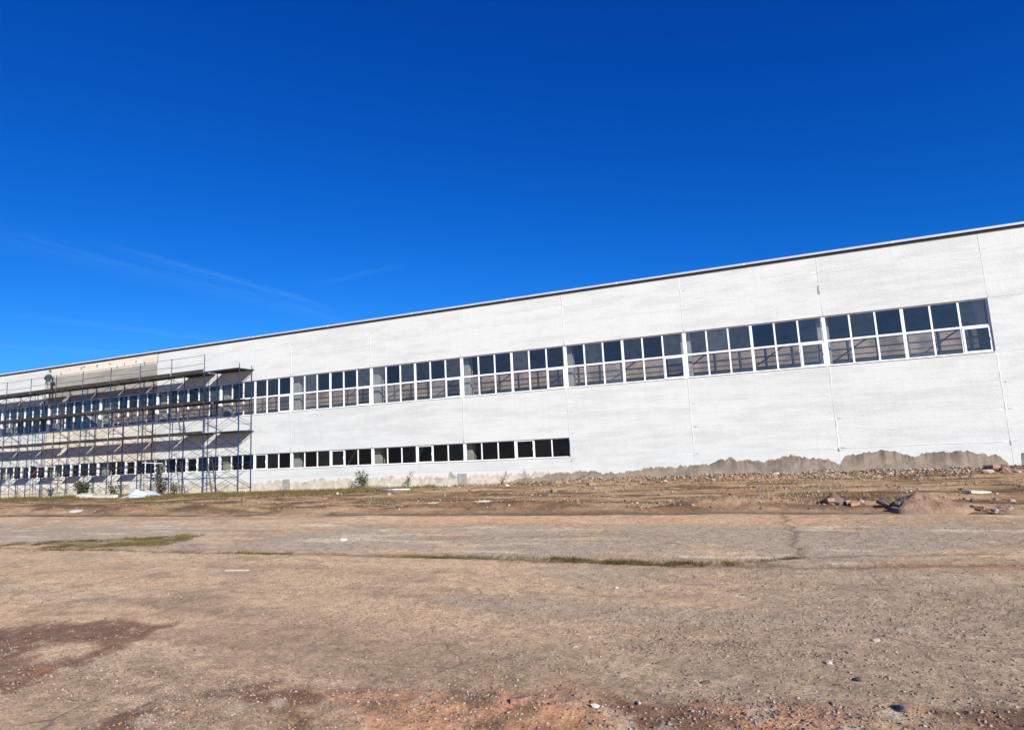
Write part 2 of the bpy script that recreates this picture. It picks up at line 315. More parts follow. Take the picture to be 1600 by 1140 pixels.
def ground():
    th = np.concatenate([np.arange(-180, -76, 4.), np.arange(-76, 32, .145), np.arange(32, 180, 4.)])
    r = [.3, .8, 1.5, 2.2, 2.8]
    while r[-1] < 78: r.append(r[-1]*1.0082)
    while r[-1] < 3000: r.append(r[-1]*1.35)
    r = np.array(r); T, Rr = np.meshgrid(np.radians(th), r)
    x = (CX+Rr*np.sin(T)).ravel(); y = (-CD+Rr*np.cos(T)).ravel()
    mk = masks(x, y); z = gh(x, y, mk)
    far = np.hypot(x-CX, y+CD) > 80; z[far] = -.1
    nt_, nr = len(th), len(r)
    n1, n2, n3, n4 = mk['n1'], mk['n2'], mk['n3'], mk['n4']
    c = np.tile(np.array([[.49, .365, .265]]), (len(x), 1))
    st = fbm(x*.22+y*.05, y*1.5, 91, 5)                                  # streaks along the wheel tracks
    c = lerp(c, (.57, .42, .30), ss(.42, .66, st)*.8)
    c = lerp(c, (.38, .285, .21), ss(.53, .34, st)*.85)
    c = lerp(c, (.34, .25, .185), ss(.54, .66, fbm(x*1.1, y*2.6, 93, 5))*.55)
    c = lerp(c, (.64, .50, .37), ss(.60, .70, fbm(x*.8+5, y*2.4, 95, 5))*.5)
    gx = ss(-12.5, -6.5, x+(n1-.5)*4)*ss(-13.2, -14.5, y)
    c = lerp(c, (.38, .31, .245), gx*.75*ss(.3, .6, n1+.1))
    asph = ss(-20.1, -19.8, y+(n2-.5)*.3)*ss(-15.2, -16.6, y+(n1-.5)*1.6)
    c = lerp(c, (.40, .34, .29), asph*ss(.30, .52, n1)*.85)
    c = lerp(c, (.62, .55, .46), asph*ss(.60, .72, fbm(x*.5, y*2.6, 97, 5))*.7)
    lb = ss(-20.1, -20.5, y)*ss(-24.2, -23, y)*ss(.5, .7, fbm(x*.35, y*1.1, 99, 4))
    c = lerp(c, (.42, .345, .28), lb*.7)
    ora = np.exp(-((y+15.3+(n1-.5)*1.4)/.55)**2)*ss(-20, -16.5, x)*ss(-3, -8, x)
    c = lerp(c, (.60, .36, .225), ora*.75*ss(.3, .55, n2+.05))
    ora2 = np.exp(-((y+19.75+(n1-.5)*.4)/.2)**2)*ss(-8.3, -7.6, x)
    c = lerp(c, (.47, .25, .15), ora2*.7)
    # berm of mixed soil, sand and dead grass
    b = mk['berm']; bs = fbm(x*.45, y*1.9, 103, 5); bo = fbm(x*.9, y*1.5, 107, 5)
    cb = np.tile(np.array([[.37, .265, .17]]), (len(x), 1))
    cb = lerp(cb, (.50, .38, .27), ss(.50, .64, bs)); cb = lerp(cb, (.14, .095, .062), ss(.52, .40, bs)*.9)
    cb = lerp(cb, (.23, .18, .105), ss(.54, .68, bo)*.55*ss(2, -12, x)); cb = lerp(cb, (.42, .24, .15), ss(.60, .72, fbm(x*.6, y*1.2, 111, 5))*.6); cb = cb*np.array([[.80, .76, .74]])
    c = c*(1-b[:, None])+cb*b[:, None]
    soil = np.exp(-((y+13.75+(n1-.5)*.5)/.3)**2)*ss(.34, .48, fbm(x*.3, y*.2, 113, 4)); c = lerp(c, (.12, .085, .06), soil*.95)  # dark line before the berm: its edge shadow painted over the soil colour
    # dark soil patch, brick dust in front
    c = lerp(c, (.19, .115, .085), mk['dk']*.88*ss(.28, .5, n4+.1)); c = lerp(c, (.42, .19, .13), mk['dk']*ss(.60, .72, n2)*.7)
    fs = fbm(x*1.3, y*1.8, 121, 5)
    cf = np.tile(np.array([[.40, .30, .225]]), (len(x), 1)); cf = lerp(cf, (.52, .275, .18), ss(.48, .62, fs)*.85); cf = lerp(cf, (.19, .115, .082), ss(.50, .38, fbm(x*2.4, y*3.2, 131, 5)))
    cf = lerp(cf, (.58, .50, .42), ss(.62, .72, fbm(x*4, y*4, 137, 4))*.7)
    c = c*(1-mk['fg'][:, None]*.9)+cf*mk['fg'][:, None]*.9
    fo = ss(-.1, -.5, y-np.interp(x, [p[0] for p in FGL], [p[1] for p in FGL]))*ss(-12.3, -11.2, x)*ss(-9.8, -10.4, x); c = lerp(c, (.56, .33, .20), fo*.6*ss(.3, .6, n2+.1))
    c = lerp(c, (.20, .165, .095), mk['gp']*.75*ss(.3, .55, n2+.05))
    near = ss(40, 25, np.hypot(x-CX, y+CD))
    for cr, w, k in ((CRACK1, .07, .75), (CRACK2, .09, .45), (CRACK3, .05, .7), (CRACK4, .035, .7), (CR6, .03, .6)):
        c = lerp(c, (.13, .105, .07), np.exp(-(dline(x+(n2-.5)*.35, y+(n2-.5)*.35, cr)/w)**2)*k*near)
    gw = np.exp(-((y+3.6)/1.6)**2)*ss(-22, -34, x)*ss(.35, .55, bo+.08); c = lerp(c, (.16, .155, .065), gw*.8)
    c = c*(.76+.48*n4)[:, None]*np.array([[1.34, 1.26, 1.03]])
    me = bpy.data.meshes.new('ground')
    i = np.arange(nr-1)[:, None]*nt_+np.arange(nt_)[None]; j = np.arange(nr-1)[:, None]*nt_+(np.arange(nt_)[None]+1) % nt_
    q = np.stack([i, i+nt_, j+nt_, j], -1).reshape(-1, 4)[:, ::-1]
    cap = np.arange(nt_)[::-1]
    nv = len(x)+1; V = np.zeros((nv, 3)); V[:-1] = np.stack([x, y, z], 1); V[-1] = (CX, -CD, 0)
    tri = np.stack([np.arange(nt_), (np.arange(nt_)+1) % nt_, np.full(nt_, nv-1)], 1)[:, ::-1]
    me.vertices.add(nv); me.vertices.foreach_set('co', V.ravel())
    nl = q.size+tri.size; me.loops.add(nl); me.loops.foreach_set('vertex_index', np.concatenate([q.ravel(), tri.ravel()]).astype(np.int32))
    me.polygons.add(len(q)+len(tri)); me.polygons.foreach_set('loop_start', np.concatenate([np.arange(len(q))*4, q.size+np.arange(len(tri))*3]).astype(np.int32))
    me.polygons.foreach_set('use_smooth', np.ones(len(q)+len(tri), bool))
    me.update(); me.validate()
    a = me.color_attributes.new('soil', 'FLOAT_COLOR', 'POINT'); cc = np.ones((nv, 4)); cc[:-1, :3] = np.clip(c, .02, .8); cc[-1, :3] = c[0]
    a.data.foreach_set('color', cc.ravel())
    m, nt, bs_ = newmat('dusty_ground', .92, .15)
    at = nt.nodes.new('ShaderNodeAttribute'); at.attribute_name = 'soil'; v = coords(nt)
    f1 = noise(nt, v, 30, 6, .8); f2 = noise(nt, v, 120, 3, .6); f3 = noise(nt, v, 6, 6, .65)
    cc_ = mixc(nt, 1.0, at.outputs['Color'], ramp(nt, f1, (.38, (.60, .59, .60)), (.5, (1, 1, 1)), (.62, (1.36, 1.34, 1.30))), 'MULTIPLY')
    cc_ = mixc(nt, 1.0, cc_, ramp(nt, f3, (.34, (.80, .785, .775)), (.5, (1, 1, 1)), (.66, (1.14, 1.14, 1.14))), 'MULTIPLY')
    # fine crazing of the old asphalt
    wv_ = nt.nodes.new('ShaderNodeMix'); wv_.data_type = 'VECTOR'; wv_.inputs[0].default_value = .12; nz_ = nt.nodes.new('ShaderNodeTexNoise'); nz_.inputs['Scale'].default_value = 3; nt.links.new(v, nz_.inputs['Vector'])
    nt.links.new(v, wv_.inputs[4]); nt.links.new(nz_.outputs['Color'], wv_.inputs[5])
    ve = nt.nodes.new('ShaderNodeTexVoronoi'); ve.feature = 'DISTANCE_TO_EDGE'; ve.inputs['Scale'].default_value = 1.3; nt.links.new(wv_.outputs[1], ve.inputs['Vector'])
    crz = M('MULTIPLY', ramp(nt, ve.outputs['Distance'], (.006, (1, 1, 1)), (.02, (0, 0, 0))), ramp(nt, noise(nt, v, .7, 4), (.54, (0, 0, 0)), (.62, (1, 1, 1))), nt=nt)
    cc_ = mixc(nt, M('MULTIPLY', crz, .5, nt=nt), cc_, (.15, .12, .10))
    vo = nt.nodes.new('ShaderNodeTexVoronoi'); vo.inputs['Scale'].default_value = 34; nt.links.new(v, vo.inputs['Vector'])
    spk = ramp(nt, vo.outputs['Distance'], (.10, (1, 1, 1)), (.30, (0, 0, 0)))
    sel = nt.nodes.new('ShaderNodeSeparateColor'); nt.links.new(vo.outputs['Color'], sel.inputs[0])
    lite = M('MULTIPLY', spk, M('GREATER_THAN', sel.outputs[0], .78, nt=nt), nt=nt); shade_spk = M('MULTIPLY', spk, M('LESS_THAN', sel.outputs[0], .22, nt=nt), nt=nt)
    cc_ = mixc(nt, M('MULTIPLY', lite, .22, nt=nt), cc_, (.60, .50, .40)); cc_ = mixc(nt, M('MULTIPLY', shade_spk, .75, nt=nt), cc_, (.12, .095, .08))  # pale grit specks; the dark specks are pebble shadows put into the colour
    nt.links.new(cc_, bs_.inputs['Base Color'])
    hh = M('ADD', M('ADD', M('MULTIPLY', f1, 1.1, nt=nt), M('MULTIPLY', f3, .9, nt=nt), nt=nt), M('ADD', M('MULTIPLY', f2, .25, nt=nt), M('MULTIPLY', spk, .35, nt=nt), nt=nt), nt=nt)
    bump(nt, bs_, hh, .03, .9)
    me.materials.append(m)
    o = link('ground', me); tag(o, 'bare dusty yard of packed dirt and worn asphalt with brick dust and dark soil patches', None, None, 'structure')
    # the sand mound shares the dirt look
    m2, nt, b2 = newmat('orange_sand', .95, .1); v = coords(nt)
    c2 = ramp(nt, noise(nt, v, 4, 6, .65), (.3, (.25, .15, .09)), (.5, (.38, .25, .16)), (.7, (.46, .33, .23)))
    nt.links.new(c2, b2.inputs['Base Color']); bump(nt, b2, M('ADD', noise(nt, v, 30, 5, .7), noise(nt, v, 9, 4, .7), nt=nt), .05, 1); MAT['pile'] = m2
    return o
ground()
def gz(x, y): return float(gh(np.array([float(x)]), np.array([float(y)]))[0])

# ------------------------------------------------------------------ the hall
HX0, HX1, DEP = -90.0, 12.0, 24.0
ZT, UT, UB, LT, LB = 9.62, 6.85, 4.63, 2.12, 1.14
hall = empty('factory_building', (-39, 12, 0)); HOFF = Vector((39, -12, 0))
tag(hall, 'long white painted panel factory hall with two ribbon rows of windows along the yard', 'building')
def hb(name, mat, boxes, smooth=False, parent=None):
    m = MB()
    for b in boxes: m.box(*b)
    o = m.build(name, mat, parent or hall, smooth=smooth)
    if parent is None: o.location = HOFF
    return o
def bevel_panel(x0, x1, z0, z1, y0, tilt, mat, name='wall_panel'):
    e = .005; g = .0015
    m = MB(); x0 += g; x1 -= g; z0 += g; z1 -= g; t = tilt
    A = [(x0, y0+e, z0), (x1, y0+e, z0), (x1, y0+e, z1), (x0, y0+e, z1)]
    Bf = [(x0+e, y0+t[0], z0+e), (x1-e, y0+t[1], z0+e), (x1-e, y0+t[2], z1-e), (x0+e, y0+t[3], z1-e)]
    C = [(x0, .30, z0), (x1, .30, z0), (x1, .30, z1), (x0, .30, z1)]
    m.add(A+Bf+C, [(4,5,6,7),(0,1,5,4),(1,2,6,5),(2,3,7,6),(3,0,4,7),(0,8,9,1),(1,9,10,2),(2,10,11,3),(3,11,8,0),(8,11,10,9)])
    return m.build(name, mat, hall, HOFF)
cols = [HX0+6*k for k in range(18)]
def is_bare(x0): return -60.5 < x0 < -48.5
for x0 in cols[:-1]:
    x1 = x0+6
    rows = [(8.87, ZT), (UT, 8.87)]
    if x0 >= 0: rows += [(UB, UT)]
    rows += [(3.40, UB)]
    rows += [(LT, 3.40)] if x0 < -18 else [(2.33, 3.40), (1.06, 2.33)]
    if x0 < -18: rows += [(.62, LB)]
    for z0, z1 in rows:
        mt = MAT['white']
        if is_bare(x0): mt = MAT['beige'] if (z0, z1) == (UT, 8.87) else MAT['cream']
        t = [random.uniform(-.003, .001) for _ in range(4)]
        bevel_panel(x0, x1, z0, z1, 0, t, mt)
    if x0 < -18: bevel_panel(x0, x1, -.9, .62, .002, [0]*4, MAT['plinth'], 'plinth_panel')
    else: bevel_panel(x0, x1, -.9, 1.06, 0, [random.uniform(-.004, .003) for _ in range(4)], MAT['white'], 'plinth_panel')
# smeared mortar bands along the panel joints
def band(p0, p1, w, mat, name='mortar_seam', h=.0035):
    p0 = Vector(p0); p1 = Vector(p1); d = (p1-p0); L = d.length; d.normalize(); n = Vector((-d.z, 0, d.x)); k = max(3, int(L/.22))
    fr = []; bk = []
    for i in range(k+1):
        c = p0+d*L*i/k; a = w*(.5+random.uniform(-.2, .2)); b = w*(.5+random.uniform(-.2, .2)); o = random.uniform(-.004, .004)
        fr.append((c+n*(a+o), c-n*(b-o)))
    vs = []
    for a, b in fr:
        m_ = (a+b)/2
        vs += [(a.x, .006, a.z), (m_.x, -h, m_.z), (b.x, .006, b.z)]
    fs = []
    for i in range(k):
        for j in range(2): fs.append((i*3+j, i*3+j+1, i*3+4+j, i*3+3+j))
        fs.append((i*3+2, i*3, i*3+3, i*3+5))
    fs += [(0, 1, 2), (k*3+2, k*3+1, k*3)]
    m = MB(); m.add(vs, fs); return m.build(name, mat, hall, HOFF, True)
for x in cols[1:-1]:
    mt = MAT['beige'] if x in (-60, -48) else (MAT['cream'] if x == -54 else MAT['seam'])
    wv = .34 if x in (-60, -48) else .15
    band((x+.03, 0, UT+.02), (x+.03, 0, ZT-.02), wv, mt)
    band((x+.03, 0, (LT if x < -18 else .9)+.02), (x+.03, 0, UB-.03), wv, mt)
for x0 in cols[:-1]:
    mt = MAT['beige'] if is_bare(x0) else MAT['seam']
    band((x0+.1, 0, 8.87), (x0+5.95, 0, 8.87), .05, mt)
    if x0 >= -18:
        band((x0+.1, 0, 3.40), (x0+5.95, 0, 3.40), .07, mt)
        band((x0+.1, 0, 2.33), (x0+5.95, 0, 2.33), .09, mt); band((x0+.1, 0, 1.06), (x0+5.95, 0, 1.06), .07, mt)
    else: band((x0+.1, 0, 3.40), (x0+5.95, 0, 3.40), .05, mt)
# blocks of grey concrete (column shoes) showing through the plinth
for x in (-24.15, -36.3, -48.1, -60.2): hb('column_shoe', MAT['footing'], [(x-.27, x+.27, -.035, .2, -.6, .50)])
hb('column_shoe', MAT['beige'], [(-30.75, -30.25, -.01, .2, -.6, .48)])
# bare render along the foot of the wall where the paint stops: ragged upper edge
PT = [(-21.8,-.02),(-20.6,.10),(-19.6,.16),(-19.13,.31),(-18.4,.38),(-17.77,.40),(-16.94,.40),(-16.46,.29),(-15.4,.36),(-14.56,.39),(-13.04,.53),(-11.88,.49),(-11.3,.62),(-10.87,.74),(-10.31,.78),(-10.18,.66),(-8.83,.70),(-8.0,.78),(-7.27,.75),(-6.28,.68),(-6.0,.40),(-5.86,.62),(-5.67,.74),(-4.58,.86),(-4.22,.92),(-4.01,.81),(-3.77,.85),(-3.23,.67),(-2.99,.77),(-1.68,.74),(-1.26,.69),(-.94,.68),(-.44,.56),(-.17,.3),(-.10,.0),(-.02,-.12),(.24,-.12),(.28,.55),(.38,.60),(1.5,.66),(3,.55),(5,.72),(8,.6),(11.9,.7)]
xs = np.arange(-21.8, 11.9, .045); zt = np.interp(xs, [p[0] for p in PT], [p[1] for p in PT])+(fbm(xs*1.9, xs*0, 141, 6, .7)-.5)*.30+(vnoise(xs*9, xs*0, 5)-.5)*.08+RNG.normal(0, .010, len(xs))+np.repeat(RNG.normal(0, .018, len(xs)//7+1), 7)[:len(xs)]
m = MB(); vs = []; fs = []
for i, (x, z) in enumerate(zip(xs, zt)):
    z = max(z, -.5); vs += [(x, -.013, -.7), (x, -.013, z-.012), (x, -.002+.008, z)]
    if i: b = i*3; fs += [(b-3, b, b+1, b-2), (b-2, b+1, b+2, b-1)]
k = len(xs); vs += [(x, .006, -.7) for x in xs]
for i in range(1, k): fs.append((3*k+i-1, 3*k+i, 3*i, 3*i-3)); fs.append((3*i-1, 3*i+2, 3*k+i, 3*k+i-1))
m.add(vs, fs); o = m.build('bare_render_patch', MAT['render_patch'], hall, HOFF); o['label'] = 'bare grey brown render with a ragged top edge below the white paint'
# roof edge
hb('roof_coping', MAT['coping'], [(HX0-.1, HX1+.1, -.14, .34, 9.655, 9.745)])
hb('drip_shadow_strip', MAT['drip_shade'], [(HX0-.1, HX1+.1, -.06, .34, 9.575, 9.653)])  # dark drip strip, coloured to deepen the shadow line under the coping
for k in range(17):
    x = HX0+3+6*k; hb('coping_joint', MAT['seam'], [(x-.04, x+.04, -.144, .1, 9.652, 9.749)])
# shell: back wall, ends, floor, ceiling with an added opening to let sun onto the rear cladding
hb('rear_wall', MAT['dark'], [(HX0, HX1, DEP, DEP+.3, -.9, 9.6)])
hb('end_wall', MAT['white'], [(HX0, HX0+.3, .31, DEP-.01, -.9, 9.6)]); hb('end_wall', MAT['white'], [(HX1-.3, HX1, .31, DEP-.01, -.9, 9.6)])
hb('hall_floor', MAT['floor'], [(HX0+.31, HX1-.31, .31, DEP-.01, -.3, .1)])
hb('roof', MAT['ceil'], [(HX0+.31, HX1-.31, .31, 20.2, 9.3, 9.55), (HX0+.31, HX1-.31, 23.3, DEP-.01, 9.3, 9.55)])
bars = [(HX0+.31+6*k, HX0+.39+6*k, 20.2, 23.3, 9.42, 9.5) for k in range(17)]
hb('added_screen_beam', MAT['ceil'], [(HX0+.32, HX1-.32, 19.8, 20.1, 8.75, 9.299)])  # beam added to screen the bright roof opening from view
hb('added_opening_bars', MAT['girder'], bars)  # bars across the added roof opening
hb('upper_cladding', MAT['brown'], [(HX0+.4, HX1-.4, DEP-.12, DEP-.005, 7.35, 9.0)])
hb('cladding_rail', MAT['girder'], [(HX0+.4, HX1-.4, DEP-.18, DEP-.115, 8.12, 8.22), (HX0+.4, HX1-.4, DEP-.19, DEP-.112, 8.80, 9.1), (HX0+.4, HX1-.4, DEP-.16, DEP-.118, 7.66, 7.72)])
for k in range(50):
    x = HX0+2+2*k; hb('cladding_post', MAT['girder'], [(x, x+.12, DEP-.2, DEP-.121, 7.3, 9.1)])
    if k > 48: break
for x in cols[1:-1]:
    hb('inner_column', MAT['column'], [(x-.22, x+.24, .55, 1.0, .1, 9.3)])
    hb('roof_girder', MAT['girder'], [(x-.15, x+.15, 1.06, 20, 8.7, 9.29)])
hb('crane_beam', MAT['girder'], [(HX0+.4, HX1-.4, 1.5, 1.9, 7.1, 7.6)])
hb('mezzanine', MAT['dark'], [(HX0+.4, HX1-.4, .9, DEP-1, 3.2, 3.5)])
# slanting stays and crates seen dimly through the lower windows
for x in (-28.6, -25.4, -33.4):
    m = MB(); m.tube((x, 1.6, .4), (x+1.6, 1.7, 2.9), .07, 6); m.build('inner_stay', MAT['column'], hall, HOFF)
# windows
def window(x0, x1, z0, z1, nrow, sash=None, mat_g='glass'):
    fr = MB(); a = .038 if nrow == 2 else .026; hm = .034 if nrow == 2 else .026; yf, yb = .085, .145; n = 3
    w = (x1-x0)
    fr.box(x0, x1, yf, yb, z1-a, z1); fr.box(x0, x1, yf, yb, z0, z0+a)
    fr.box(x0, x0+a, yf+.001, yb-.001, z0+a, z1-a); fr.box(x1-a, x1, yf+.001, yb-.001, z0+a, z1-a)
    pw = w/n; zm = (z0+z1)/2
    for k in (1, 2): fr.box(x0+k*pw-hm, x0+k*pw+hm, yf+.002, yb-.002, z0+a, z1-a)
    if nrow == 2: fr.box(x0+a, x1-a, yf+.004, yb-.004, zm-.04, zm+.04)
    f = fr.build('window', MAT['frame'], hall, HOFF)
    for k in range(n):
        for r in range(nrow):
            px0 = x0+(a if k == 0 else k*pw+hm); px1 = x0+(w-a if k == n-1 else (k+1)*pw-hm)
            pz0, pz1 = (z0+a, z1-a) if nrow == 1 else ((z0+a, zm-.04) if r == 0 else (zm+.04, z1-a))
            s = (sash == k and r == 0); g = mat_g; yy = .115
            if s:
                e = .052 if nrow == 2 else .03; sm = MB(); y0, y1 = yf-.022, yf-.002
                sm.box(px0-.02, px1+.02, y0, y1, pz1-e, pz1+.02); sm.box(px0-.02, px1+.02, y0, y1, pz0-.02, pz0+e)
                sm.box(px0-.02, px0+e, y0+.001, y1, pz0+e, pz1-e); sm.box(px1-e, px1+.02, y0+.001, y1, pz0+e, pz1-e)
                sm.box(px1-.035, px1-.02, y0-.03, y0-.001, (pz0+pz1)/2-.06, (pz0+pz1)/2+.06)
                link('opening_sash', sm.mesh('opening_sash', MAT['frame']), f)
                px0 += e; px1 -= e; pz0 += e; pz1 -= e; yy = yf-.01; g = 'glass2' if nrow == 2 else mat_g
            pm = MB(); dx = (px1-px0)/2; dz = (pz1-pz0)/2; cx_, cz_ = (px0+px1)/2, (pz0+pz1)/2
            pm.box(-dx, dx, -.003, .003, -dz, dz)
            p = link('pane', pm.mesh('pane', MAT[g]), f, (cx_, yy, cz_)); 
            p.rotation_euler = (random.gauss(0, .007), 0, random.gauss(0, .006))
            if s and nrow == 2: p['label'] = 'bluish pane of the opening sash'
    sl_ = MB(); sl_.box(x0, x1, -.045, .084, z0-.018, z0-.001); sl_.build('window_sill', MAT['frame'], hall, HOFF)
    return f
for x0 in cols[:-1]:
    if x0 >= 0 or x0 < -78: continue
    hb('window_post', MAT['post'], [(x0-.05, x0+.05, .06, .22, UB+.004, UT-.004)])
    window(x0+.052, x0+2.978, UB+.02, UT-.01, 2, None); hb('window_post', MAT['frame'], [(x0+2.98, x0+3.02, .075, .16, UB+.004, UT-.004)])
    window(x0+3.022, x0+(5.99 if x0 == -6 else 5.948), UB+.02, UT-.01, 2, 2)
    if x0 < -18:
        hb('window_post', MAT['post'], [(x0-.06, x0+.06, .06, .22, LB+.004, LT-.004)])
        window(x0+.062, x0+2.948, LB+.02, LT-.01, 1, None, 'glass3'); hb('window_post', MAT['post'], [(x0+2.95, x0+3.05, .05, .2, LB+.004, LT-.004)])
        window(x0+3.052, x0+(5.99 if x0 == -24 else 5.938), LB+.02, LT-.01, 1, 0, 'glass3')
for x0 in (-90, -84):
    bevel_panel(x0, x0+6, UB, UT, 0, [0]*4, MAT['white']); bevel_panel(x0, x0+6, LB, LT, 0, [0]*4, MAT['white'])
# a crack and chipped spots in the wall
def crack(pts, w=.012):
    m = MB()
    for (a, b), (c, d) in zip(pts[:-1], pts[1:]):
        m.box(min(a, c)-w, max(a, c)+w, -.0125, .01, min(b, d), max(b, d))
    return m.build('wall_crack', MAT['footing'], hall, HOFF)
crack([(-6.05, 8.25), (-6.0, 8.08), (-6.06, 7.98), (-5.99, 7.86)])
crack([(-21.6, .55), (-21.55, .40), (-21.62, .30)])
for x, z in [(-57.6, 9.35), (-56.2, 9.28), (-55.9, 9.36), (-54.4, 9.3), (-53.0, 9.32), (-51.4, 9.12), (-50.2, 9.2), (-49.3, 9.02), (-52.2, 9.0), (-58.6, 9.1)]:
    w, h = random.uniform(.08, .2), random.uniform(.06, .2); m = MB(); n = 9
    r = [random.uniform(.6, 1.1) for _ in range(n)]
    ring = [(x+w*r[i]*math.cos(2*math.pi*i/n), -.011, z+h*r[i]*math.sin(2*math.pi*i/n)) for i in range(n)]
    m.add(ring+[(a, .004, c) for a, b, c in ring], [tuple(range(n))]+[(i, (i+1) % n, n+(i+1) % n, n+i) for i in range(n)])
    m.build('chipped_spot', MAT['beige'], hall, HOFF)

# ------------------------------------------------------------------ scaffold
scaf = empty('scaffold', (-38.9, -.8, 0)); SO = Vector((38.9, .8, 0))
tag(scaf, 'blue tubular frame scaffold with plank decks against the left part of the white hall', 'scaffold')
LX = [-38.9-3*k for k in range(12)]; YO, YI = -1.30, -.30
LV = [-.15, 1.76, 3.70, 5.66, 7.62]
def sc(mb, name, mat='bluesteel'): return mb.build(name, MAT[mat], scaf, SO)
for k, x in enumerate(LX):
    for l in range(4):
        z0, z1 = LV[l], LV[l+1]
        if l == 0: z0 = min(gz(x, YO), gz(x, YI))-.02
        m = MB(); r = .03
        m.tube((x, YO, z0), (x, YO, z1), r); m.tube((x, YI, z0), (x, YI, z1), r)
        m.tube((x, YO, z1-.12), (x, YI, z1-.12), .018, 6); m.tube((x, YO, z0+.35), (x, YI, z0+.35), .018, 6)
        # rungs of the ladder side of the frame
        for q in range(1, 5): 
            if k % 2: m.tube((x, YO, z0+.35*q), (x, YO+.33, z0+.35*q), .012, 5)
        if k % 2: m.tube((x, YO+.33, z0), (x, YO+.33, z1-.12), .018, 6)
        sc(m, 'frame', 'bluesteel')
        if l == 0:
            m = MB(); m.box(x-.08, x+.08, YO-.08, YO+.08, z0-.01, z0+.012); m.box(x-.08, x+.08, YI-.08, YI+.08, z0-.01, z0+.012); sc(m, 'base_plate', 'greysteel')
    # standards above the top deck
    m = MB(); m.tube((x, YO, LV[4]), (x, YO, 7.86 if k == 0 else 8.70), .022)
    if k == 0: m.tube((x, YI, LV[4]), (x, YI, 7.80), .022)
    sc(m, 'guard_post')
    if k == 0: continue
    xa = LX[k-1]
    for l in range(4):
        z0, z1 = LV[l], LV[l+1]
        skip_out = (k+l) % 5 == 4
        if not skip_out:
            m = MB(); m.tube((x, YO-.03, z0+.35), (xa, YO-.03, z1-.25), .016, 5); sc(m, 'cross_brace', 'greysteel')
            m = MB(); m.tube((x, YO-.055, z1-.25), (xa, YO-.055, z0+.35), .016, 5); sc(m, 'cross_brace', 'greysteel')
        if True:
            m = MB(); m.tube((x, YI+.03, z0+.35), (xa, YI+.03, z1-.25), .0125, 5); sc(m, 'cross_brace', 'greysteel')
            m = MB(); m.tube((x, YI+.055, z1-.25), (xa, YI+.055, z0+.35), .0125, 5); sc(m, 'cross_brace', 'greysteel')
    for l in (1, 2, 3, 4):
        m = MB(); m.tube((x, YO, LV[l]-.12), (xa, YO, LV[l]-.12), .02, 6)
        if l in (1, 3): m.tube((x, YI, LV[l]-.12), (xa, YI, LV[l]-.12), .02, 6)
        sc(m, 'ledger')
    if k > 1:
        m = MB(); m.tube((x, YO, 8.64), (xa, YO, 8.66), .014, 6); sc(m, 'guard_rail', 'greysteel')
        m = MB(); m.tube((x, YO, 8.08+random.uniform(-.06, .06)), (xa, YO, 8.08+random.uniform(-.06, .06)), .014, 6); sc(m, 'guard_rail', 'greysteel')
    if k in (2, 4, 6, 8): 
        for l in (1, 3):
            m = MB(); m.tube((x, YO, LV[l]+1.0), (xa, YO, LV[l]+1.0), .016, 6); sc(m, 'guard_rail')
    # plank decks
    for l in (1, 2, 3, 4):
        if l == 1 and k < 4: continue
        wide = (k in (2, 7)); gap = .10; xr = xa-(.50 if wide else gap); xl = x+gap
        if l == 1: xr = xa-.9; xl = x+.5
        tight = (k <= 1) or (k == 2)
        ys = [YO-.03+.232*i for i in range(4 if l != 1 else 3)]
        if tight and l in (2, 3, 4): ys.append(YO-.03+.232*4)
        if tight and l in (2, 4): ys.append(YO-.03+.232*5-.02)
        for i, yy in enumerate(ys):
            m = MB(); a = random.uniform(-.05, .05); zz = LV[l]-.095; b = random.uniform(-.02, .02)
            w_ = .225
            if yy+w_ > -.02: w_ = -.02-yy
            if w_ <= .02: continue
            m.box(xl+a if abs(a) < .04 else xl, xr+random.uniform(-.03, .03), yy, yy+w_, zz+b, zz+b+.045)
            sc(m, 'deck_board', 'board')
    if k <= 2 or k > 2:
        if k > 2 or True:
            for l in (2, 3, 4):
                if k >= 2: m = MB(); m.box(x+.04, xa-.04, YO-.062, YO-.034, LV[l]-.13, LV[l]+(.12 if l == 4 else .06)); sc(m, 'toe_board', 'board')
# climbing ladders
for x, z0, z1 in ((-44.4, 3.9, 5.7), (-41.5, -.1, 2.2), (-59.3, 5.7, 7.7), (-44.3, -.1, 1.9)):
    m = MB(); m.tube((x, -.55, z0), (x-.5, -.55, z1), .02, 6); m.tube((x, -.90, z0), (x-.5, -.90, z1), .02, 6)
    n = int((z1-z0)/.3)
    for q in range(1, n): f = q/n; m.tube((x-.5*f, -.55, z0+(z1-z0)*f), (x-.5*f, -.90, z0+(z1-z0)*f), .012, 5)
    sc(m, 'ladder', 'greysteel')
m = MB(); m.tube((-58.9, -1.42, 1.45), (-58.1, -1.42, 2.15), .03, 6); o = sc(m, 'brace_tube', 'redsteel'); o['label'] = 'red painted brace tube'
m = MB(); m.tube((-58.5, -1.46, 2.06), (-56.2, -1.46, 1.98), .03, 6); o = sc(m, 'rail_tube', 'palebar'); o['label'] = 'pale horizontal tube'
m = MB(); m.tube((-47.2, -1.45, 1.95), (-45.3, -1.45, 1.83), .035, 6); o = sc(m, 'rail_tube', 'palebar'); o['label'] = 'pale horizontal tube'

